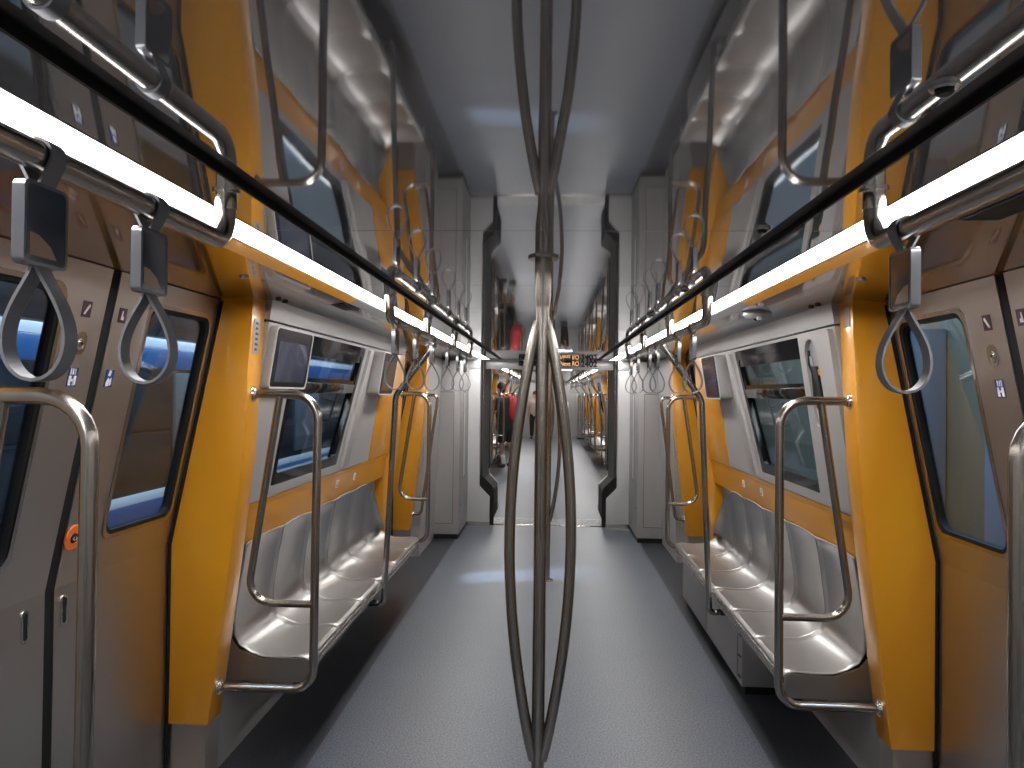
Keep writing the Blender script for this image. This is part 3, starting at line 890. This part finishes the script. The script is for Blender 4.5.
# header with the number and the moving-text display
hd = empty('header_sign', (0, 9.3, 1.896), 'grey sign board over the gangway with amber display and number 2402', 'sign')
MB().box((-.79, 9.30, 1.896), (.79, 9.36, 2.006), .003).build('board', 'header', hd)
MB().box((-.378, 9.292, 1.936), (.380, 9.302, 2.003), .002).build('display', 'bezel', hd)
text_mesh('display_text', 'Next RO', .078, lambda a, b, c: (.132 + a * .80, 9.2905 - c, 1.944 + b), 'amber_core', hd)
text_mesh('car_number', '2402', .100, lambda a, b, c: (.388 + a * 1.02, 9.2985 - c, 1.934 + b * .98), 'ink', hd, bold=.0035)
MB().box((-.05, 9.305, 1.888), (.28, 9.355, 1.897)).build('reading_light', 'tube', hd)

# ------------------------------------------------------------------ car two, beyond the gangway
BAYS2 = [('t', 10.48, 11.9, 'g'), ('b', 11.9, 14.9, 'g'), ('d', 14.9, 16.7, 'y'), ('b', 16.7, 19.4, 'g'), ('d', 19.4, 21.2, 'y'), ('b', 21.2, 23.9, 'g'), ('d', 23.9, 25.5, 'y'), ('t', 25.5, 27.6, 'g')]
shell(10.48, 27.6, 10.9, BAYS2)
walls2 = dict(yield_walls); yield_walls.clear()
DO = ((15.12, 16.52), (19.62, 21.02), (24.12, 25.3))
WN = 3
for s in (-1, 1):
    wl = walls2[s]
    for a, b in DO:
        pillar(s, wl, a - .005, -1); pillar(s, wl, b + .005, 1)
    for y0 in (12.1, 16.66, 21.16):
        dy = y0 - 3.03
        bench_wall(s, wl, y0, y0 + 2.86, [(p[0] + dy, p[1]) for p in WIN])
    MB().prism([(1.24, 0), (1.17, 1.96), (1.5, 1.96), (1.5, 0)], lambda u, v, h: (s * u, h, v), 11.4, 12.1).build('end_lining', 'grey_panel', wl)
    MB().prism([(1.24, 0), (1.17, 1.96), (1.5, 1.96), (1.5, 0)], lambda u, v, h: (s * u, h, v), 25.43, 26.6).build('end_lining', 'grey_panel', wl)
n = 5
for s in (-1, 1):
    for a, b in DO:
        door_bay(s, a, b, 'door_%d' % n, False); n += 1
    for y0 in (12.1, 16.66, 21.16):
        bench_window(s, 'window_%d' % WN, [(p[0] + y0 - 3.03, p[1]) for p in WIN]); WN += 1
light_strip(-1, 10.55, 27.5, 'LED light strip of the next car, seen through the gangway on the left')
light_strip(1, 10.55, 27.5, 'LED light strip of the next car, seen through the gangway on the right')
cabinet(-1, 11.42, -1, 'grey cabinet just beyond the gangway on the left, turned away')
cabinet(1, 11.42, -1, 'grey cabinet just beyond the gangway on the right, turned away')
cabinet(-1, 26.5, 1, 'pale cabinet at the very far end of the next car, left')
cabinet(1, 26.5, 1, 'pale cabinet at the very far end of the next car, right')
MB().box((-1.5, 27.6, 0), (1.5, 27.7, 2.06)).build('wall_far', 'grey_panel', kind='structure')
bpy.context.view_layer.update()
index_kids()
src = {}
for o in list(COL.objects):
    if o.parent is None:
        if o.name.startswith('bench') and o.name in ('bench', 'bench.001'): src[('bench', -1 if o.location.x < 0 else 1)] = o
        if o.get('label', '').startswith('tall steel grab frame'): src[('frame', -1 if o.location.x < 0 else 1)] = o
        if o.name.startswith('overhead') and 2 < o.location.y < 6: src[('rail', -1 if o.location.x < 0 else 1)] = o
        if o.name.startswith('strap') and abs(o.location.y - (3.72 if o.location.x < 0 else 3.79)) < .01: src[('strap', -1 if o.location.x < 0 else 1)] = o
        if o.name == 'centre_pole': src['pole'] = o
        if o.name.startswith('bent_pole'): src[('bent', -1 if o.location.x < 0 else 1)] = o
def dup(o, y, label, group, x=None):
    c = copy_tree(o)
    c.location.y = y
    if x is not None: c.location.x = x
    c['label'] = label; c['group'] = group
    return c
W3 = ['first', 'second', 'third']
for s in (-1, 1):
    for k, y0 in enumerate((12.1, 16.66, 21.16)):
        dup(src[('bench', -1)] if False else src[('bench', s)], y0 + .14 + 1.341, '%s steel bench of the next car on the %s, seen through the gangway' % (W3[k], SIDE[s]), 'benches of the next car')
        dup(src[('frame', s)], y0 - .065, 'grab frame at the near end of the %s %s-hand bench beyond the gangway' % (W3[k], SIDE[s]), 'grab frames of the next car')
        dup(src[('frame', s)], y0 + 2.925, 'grab frame at the far end of the %s %s-hand bench beyond the gangway' % (W3[k], SIDE[s]), 'grab frames of the next car')
        dup(src[('bent', s)], y0 + 1.4, 'bent pole at the middle of the %s %s-hand bench beyond the gangway' % (W3[k], SIDE[s]), 'bent poles of the next car')
        dup(src[('rail', s)], y0 + 1.64, 'overhead handrail above the %s %s-hand bench beyond the gangway' % (W3[k], SIDE[s]), 'handrails of the next car')
        for j in range(5):
            dup(src[('strap', s)], y0 + .25 + j * .62, 'tiny grey strap handle above the %s %s-hand bench beyond the gangway, %s along' % (W3[k], SIDE[s], ORD[j]), 'strap handles above the %s %s-hand bench of the next car' % (W3[k], SIDE[s]))
for k, (a, b) in enumerate(DO):
    dup(src['pole'], (a + b) / 2, 'steel centre pole at the %s doorway beyond the gangway' % W3[k], 'centre poles of the next car', 0.0)

# ------------------------------------------------------------------ people
def skin_obj(name, verts, edges, radii, m, parent, root=0, sub=1):
    me = bpy.data.meshes.new(name)
    me.from_pydata([Vector(v) for v in verts], edges, [])
    o = bpy.data.objects.new(name, me); COL.objects.link(o)
    o.parent = parent
    md = o.modifiers.new('skin', 'SKIN')
    sv = me.skin_vertices[0].data if me.skin_vertices else None
    if sv is None:
        bm = bmesh.new(); bm.from_mesh(me); bm.verts.layers.skin.verify(); bm.to_mesh(me); bm.free()
        sv = me.skin_vertices[0].data
    for i, r in enumerate(radii):
        sv[i].radius = r if isinstance(r, tuple) else (r, r)
        sv[i].use_root = (i == root)
    md.use_smooth_shade = True
    sd = o.modifiers.new('smooth', 'SUBSURF'); sd.levels = sub; sd.render_levels = sub
    me.materials.append(M[m])
    return o
def chain(n, start=0): return [(start + i, start + i + 1) for i in range(n - 1)]

def person(loc, rz, H, label, group, top, legs, hair, pack=False, sleeve=True, arm_up=False, lean=0):
    p = empty('person', loc, label, 'person', group)
    p.rotation_euler = (Matrix.Rotation(lean, 3, 'Y') @ Matrix.Rotation(rz, 3, 'Z')).to_euler()
    k = H / 1.80
    S = lambda L: [tuple(c * k for c in v) for v in L]
    # local: faces +y, x to the person's right
    V = [(0, 0, .96), (0, .01, 1.12), (0, 0, 1.30), (0, -.01, 1.44), (0, 0, 1.52), (0, .015, 1.60), (0, .02, 1.70), (0, .02, 1.78),
         (.10, 0, .90), (.11, .01, .52), (.115, -.02, .10), (.12, .06, .045), (.125, .13, .035),
         (-.10, 0, .90), (-.12, .03, .52), (-.13, .0, .10), (-.14, .08, .045), (-.145, .15, .035),
         (.185, -.01, 1.44), (.235, -.02, 1.16), (.245, .06, .92), (.243, .09, .84),
         (-.185, -.01, 1.44), (-.245, .03, 1.17), (-.205, .24, 1.22) if arm_up else (-.25, .08, .93), (-.12, .33, 1.28) if arm_up else (-.245, .11, .85)]
    E = [(0, 1), (1, 2), (2, 3), (3, 4), (4, 5), (5, 6), (6, 7), (0, 8), (8, 9), (9, 10), (10, 11), (11, 12), (0, 13), (13, 14), (14, 15), (15, 16), (16, 17),
         (3, 18), (18, 19), (19, 20), (20, 21), (3, 22), (22, 23), (23, 24), (24, 25)]
    Rd = [(.15, .10), (.135, .095), (.15, .10), (.12, .085), .055, (.062, .07), (.078, .092), (.055, .065), .085, .055, .038, .04, .03, .085, .055, .038, .04, .03,
          .055, .042, .032, .030, .055, .042, .032, .030]
    Rd = [tuple(c * k for c in r) if isinstance(r, tuple) else r * k for r in Rd]
    b = skin_obj('body', S(V), E, Rd, 'skin', p, 0, 1)
    # hands: palm with four fingers and a thumb each
    for sgn, wr, dr in ((1, V[21], Vector((0, .25, -1))), (-1, V[25], Vector((.5, .6, .2)) if arm_up else Vector((0, .25, -1)))):
        wr = Vector(wr); dr = dr.normalized()
        sd = dr.cross(Vector((1, 0, 0))).normalized()
        for f in range(4):
            a = wr + sd * (.024 * (1.5 - f) * .8)
            ln = (.075, .085, .08, .062)[f]
            c1 = a + dr * .07; c2 = c1 + dr * ln * .55 + Vector((-sgn * .012, 0, 0)); c3 = c2 + dr * ln * .4 + Vector((-sgn * .02, 0, 0))
            skin_obj('finger', S([tuple(wr), tuple(a + dr * .05), tuple(c1), tuple(c2), tuple(c3)]), chain(5), [.022 * k, .013 * k, .0095 * k, .0085 * k, .007 * k], 'skin', p, 0, 1)
        t1 = wr + dr * .03 + sd * .03
        skin_obj('thumb', S([tuple(wr), tuple(t1), tuple(t1 + dr * .03 + sd * .018), tuple(t1 + dr * .058 + sd * .02)]), chain(4), [.02 * k, .012 * k, .010 * k, .008 * k], 'skin', p, 0, 1)
    # shirt
    sv = [(0, .0, .78), (0, .01, 1.08), (0, 0, 1.30), (0, -.01, 1.44), (0, 0, 1.485), (.185, -.01, 1.435), (.232, -.015, 1.22), (-.185, -.01, 1.435), (-.240, .018, 1.22)]
    sr_ = [(.215, .165), (.20, .155), (.20, .150), (.155, .125), (.08, .075), .078, .076, .078, .076]
    skin_obj('shirt', S(sv), [(0, 1), (1, 2), (2, 3), (3, 4), (3, 5), (5, 6), (3, 7), (7, 8)], [tuple(c * k for c in r) if isinstance(r, tuple) else r * k for r in sr_], top, p, 0, 1)
    z1 = .50 if legs == 'shorts' else .08
    lv = [(0, 0, 1.06), (0, 0, .92), (.10, 0, .86), (.112, .012, z1), (-.10, 0, .86), (-.122, .03, z1)]
    lr = [(.17, .13), (.19, .14), .125, .100 if legs == 'shorts' else .070, .125, .100 if legs == 'shorts' else .070]
    skin_obj('shorts' if legs == 'shorts' else 'trousers', S(lv), [(0, 1), (1, 2), (2, 3), (1, 4), (4, 5)], [tuple(c * k for c in r) if isinstance(r, tuple) else r * k for r in lr], 'cloth_black', p, 0, 1)
    for x, y in ((.115, -.02), (-.13, 0)):
        if legs == 'shorts':
            skin_obj('sock', S([(x, y, .08), (x, y + .004, .18), (x * .985, y + .008, .30)]), chain(3), [.050 * k, .050 * k, .054 * k], 'cloth_white', p, 0, 1)
        skin_obj('shoe', S([(x, y - .035, .045), (x, y + .03, .052), (x * 1.05, y + .12, .042), (x * 1.08, y + .185, .036)]), chain(4), [.046 * k, .05 * k, .046 * k, .032 * k], 'shoe', p, 0, 1)
    # hair and face
    hm = MB().sphere((0, .005 * k, 1.735 * k), .1 * k, (.88, 1.06, .92))
    hm.sphere((0, -.025 * k, 1.68 * k), .09 * k, (.85, .8, 1.05))
    ho = hm.build('hair', hair, p); 
    ho.data.transform(Matrix.Translation(origin_of(p)));
    ho.data.transform(Matrix.Translation(Vector((0, 0, 0))))
    def sub(mb, nm, mt):
        q = mb.build(nm, mt, p); q.data.transform(Matrix.Translation(origin_of(p))); return q
    fm = MB()
    for sx in (-1, 1): fm.sphere((sx * .03 * k, .098 * k, 1.685 * k), .011 * k, (1, .6, .7), 8, 6)
    sub(fm, 'eyes', 'ink')
    sub(MB().tube([(0, .098 * k, 1.69 * k), (0, .122 * k, 1.65 * k), (0, .100 * k, 1.64 * k)], [.008 * k, .014 * k, .008 * k], 8), 'nose', 'skin')
    sub(MB().sphere((0, .092 * k, 1.612 * k), .02 * k, (1.2, .5, .3), 8, 6), 'mouth', 'maroon')
    em = MB()
    for sx in (-1, 1): em.sphere((sx * .083 * k, .012 * k, 1.672 * k), .028 * k, (.35, .7, 1.1), 8, 6)
    sub(em, 'ears', 'skin')
    return p
pa = person((-.87, 16.15, 0), radians(48), 1.81, 'person in black with red backpack and white socks, seen from behind beyond the gangway', None, 'cloth_black', 'shorts', 'hair', arm_up=True, lean=radians(-5.5))
# red backpack on the right shoulder
bp = empty('backpack', (-.70, 15.96, .95), 'red backpack on the back of the person in black', 'backpack')
mb = MB().sphere((-.735, 15.93, 1.22), .2, (.60, .62, 1.5), 18, 12)
for v in mb.bm.verts:
    if v.co.z < 1.05: v.co.z = 1.05 - (1.05 - v.co.z) * .8
mb.build('bag', 'cloth_red', bp)
mb = MB().sphere((-.68, 15.85, 1.10), .12, (.7, .6, 1.0), 14, 10)
mb.build('front_pocket', 'cloth_red', bp)
mb = MB()
mb.ribbon(fillet([(-.80, 16.0, 1.36), (-.84, 16.06, 1.54), (-.92, 16.2, 1.585), (-1.02, 16.34, 1.46), (-.98, 16.40, 1.25), (-.80, 16.30, 1.08), (-.74, 16.02, 1.04)], .06, 4), (.75, .6, .2), .065, .014)
mb.build('strap', 'cloth_red', bp)
person((-.52, 26.2, 0), radians(170), 1.66, 'person in pale top and black trousers far down the next car', None, 'cloth_pink', 'trousers', 'hair')
person((.47, 25.2, 0), radians(120), 1.60, 'person in white top and black trousers far off, partly behind the centre pole', None, 'cloth_white', 'trousers', 'hair')

# ------------------------------------------------------------------ outside the windows
MB().box((-9, -6, -.45), (-1.62, 32, -.35)).build('ground', 'concrete', kind='structure')
MB().box((1.62, -6, -.45), (6, 32, -.35)).build('ground', 'concrete', kind='structure')
MB().box((-9.2, -6, -.4), (-9, 32, 6)).build('wall_station', 'concrete', kind='structure')
MB().box((4.6, -6, -.4), (4.8, 32, 6)).build('wall_tunnel', 'olive_wall', kind='structure')
o = empty('parked_train', (-5.6, 9, -.35), 'white train with a blue band parked on the next track, seen through left windows', 'train')
MB().box((-7.2, -2, .35), (-4.2, 24, 1.15), .03).build('lower_side', 'train_dark', o)
MB().box((-7.2, -2, 1.15), (-4.2, 24, 1.82), .01).build('window_band', 'train_dark', o)
MB().box((-7.2, -2, 1.82), (-4.19, 24, 2.04), .01).build('blue_band', 'train_blue', o)
MB().box((-7.2, -2, 2.04), (-4.20, 24, 2.14), .01).build('white_band', 'train_white', o)
MB().box((-7.2, -2, 2.14), (-4.25, 24, 2.75), .05).build('upper_side', 'train_dark', o)
MB().box((-7.2, -2, .25), (-4.18, 24, .42), .01).build('sill_band', 'train_blue', o)
MB().box((-7.2, -2, .42), (-4.19, 24, .52), .01).build('sill_line', 'train_white', o)
text_mesh('train_number', '27', .26, lambda a, b, c: (-4.185 + c, 6.1 + a, 1.84 + b), 'white', o)
for y in (0.2, 4.2, 8.2, 12.2, 16.2, 20.2):
    MB().box((-4.3, y, .6), (-4.17, y + 1.2, 1.78), .01).build('door', 'train_grey', o)
mb = MB()
for y in (2, 10, 18): mb.box((-6.9, y, -.35), (-4.6, y + 1.4, .3), .02)
mb.build('bogies', 'black', o)
k = 0
for x in (-3.0, 3.0):
    for y in (1.0, 4.5, 8.0, 11.5, 15.0):
        k += 1
        o = empty('tube_lamp', (x, y, 3.3), '%s station tube lamp along the track outside the %s windows' % (('nearest', 'second', 'third', 'fourth', 'farthest')[(k - 1) % 5], 'left' if x < 0 else 'right'), 'lamp', 'station tube lamps')
        MB().tube([(x, y - .6, 3.3), (x, y + .6, 3.3)], .025, 10).build('tube', 'tube', o)
        MB().box((x - .06, y - .65, 3.33), (x + .06, y + .65, 3.39), .005).build('housing', 'grey_panel_dark', o)
        MB().tube([(x, y - .5, 3.39), (x, y - .5, 5.5)], .008, 6).tube([(x, y + .5, 3.39), (x, y + .5, 5.5)], .008, 6).build('hanger', 'black', o)
MB().box((-9.2, -6, 5.5), (4.8, 32, 5.6)).build('ceiling_station', 'concrete', kind='structure')
for q, (y, h) in enumerate(((3.2, 2.6), (6.4, 2.9), (9.6, 2.4))):
    o = empty('equipment_cabinet', (4.3, y, -.35), ['blue-grey trackside cabinet outside the right door window', 'blue-grey trackside cabinet outside the right bench window', 'blue-grey trackside cabinet farthest along the tunnel wall'][q], 'cabinet', 'trackside cabinets')
    MB().box((4.0, y - .7, -.35), (4.58, y + .7, h), .01).build('body', 'blue_wall', o)
    MB().box((3.985, y - .62, -.2), (4.0, y - .02, h - .1), .004).build('door', 'blue_wall', o)
    MB().box((3.985, y + .02, -.2), (4.0, y + .62, h - .1), .004).build('door', 'blue_wall', o)
    MB().box((3.97, y - .6, 1.2), (3.986, y + .6, 1.28), .002).build('bar', 'chrome', o)
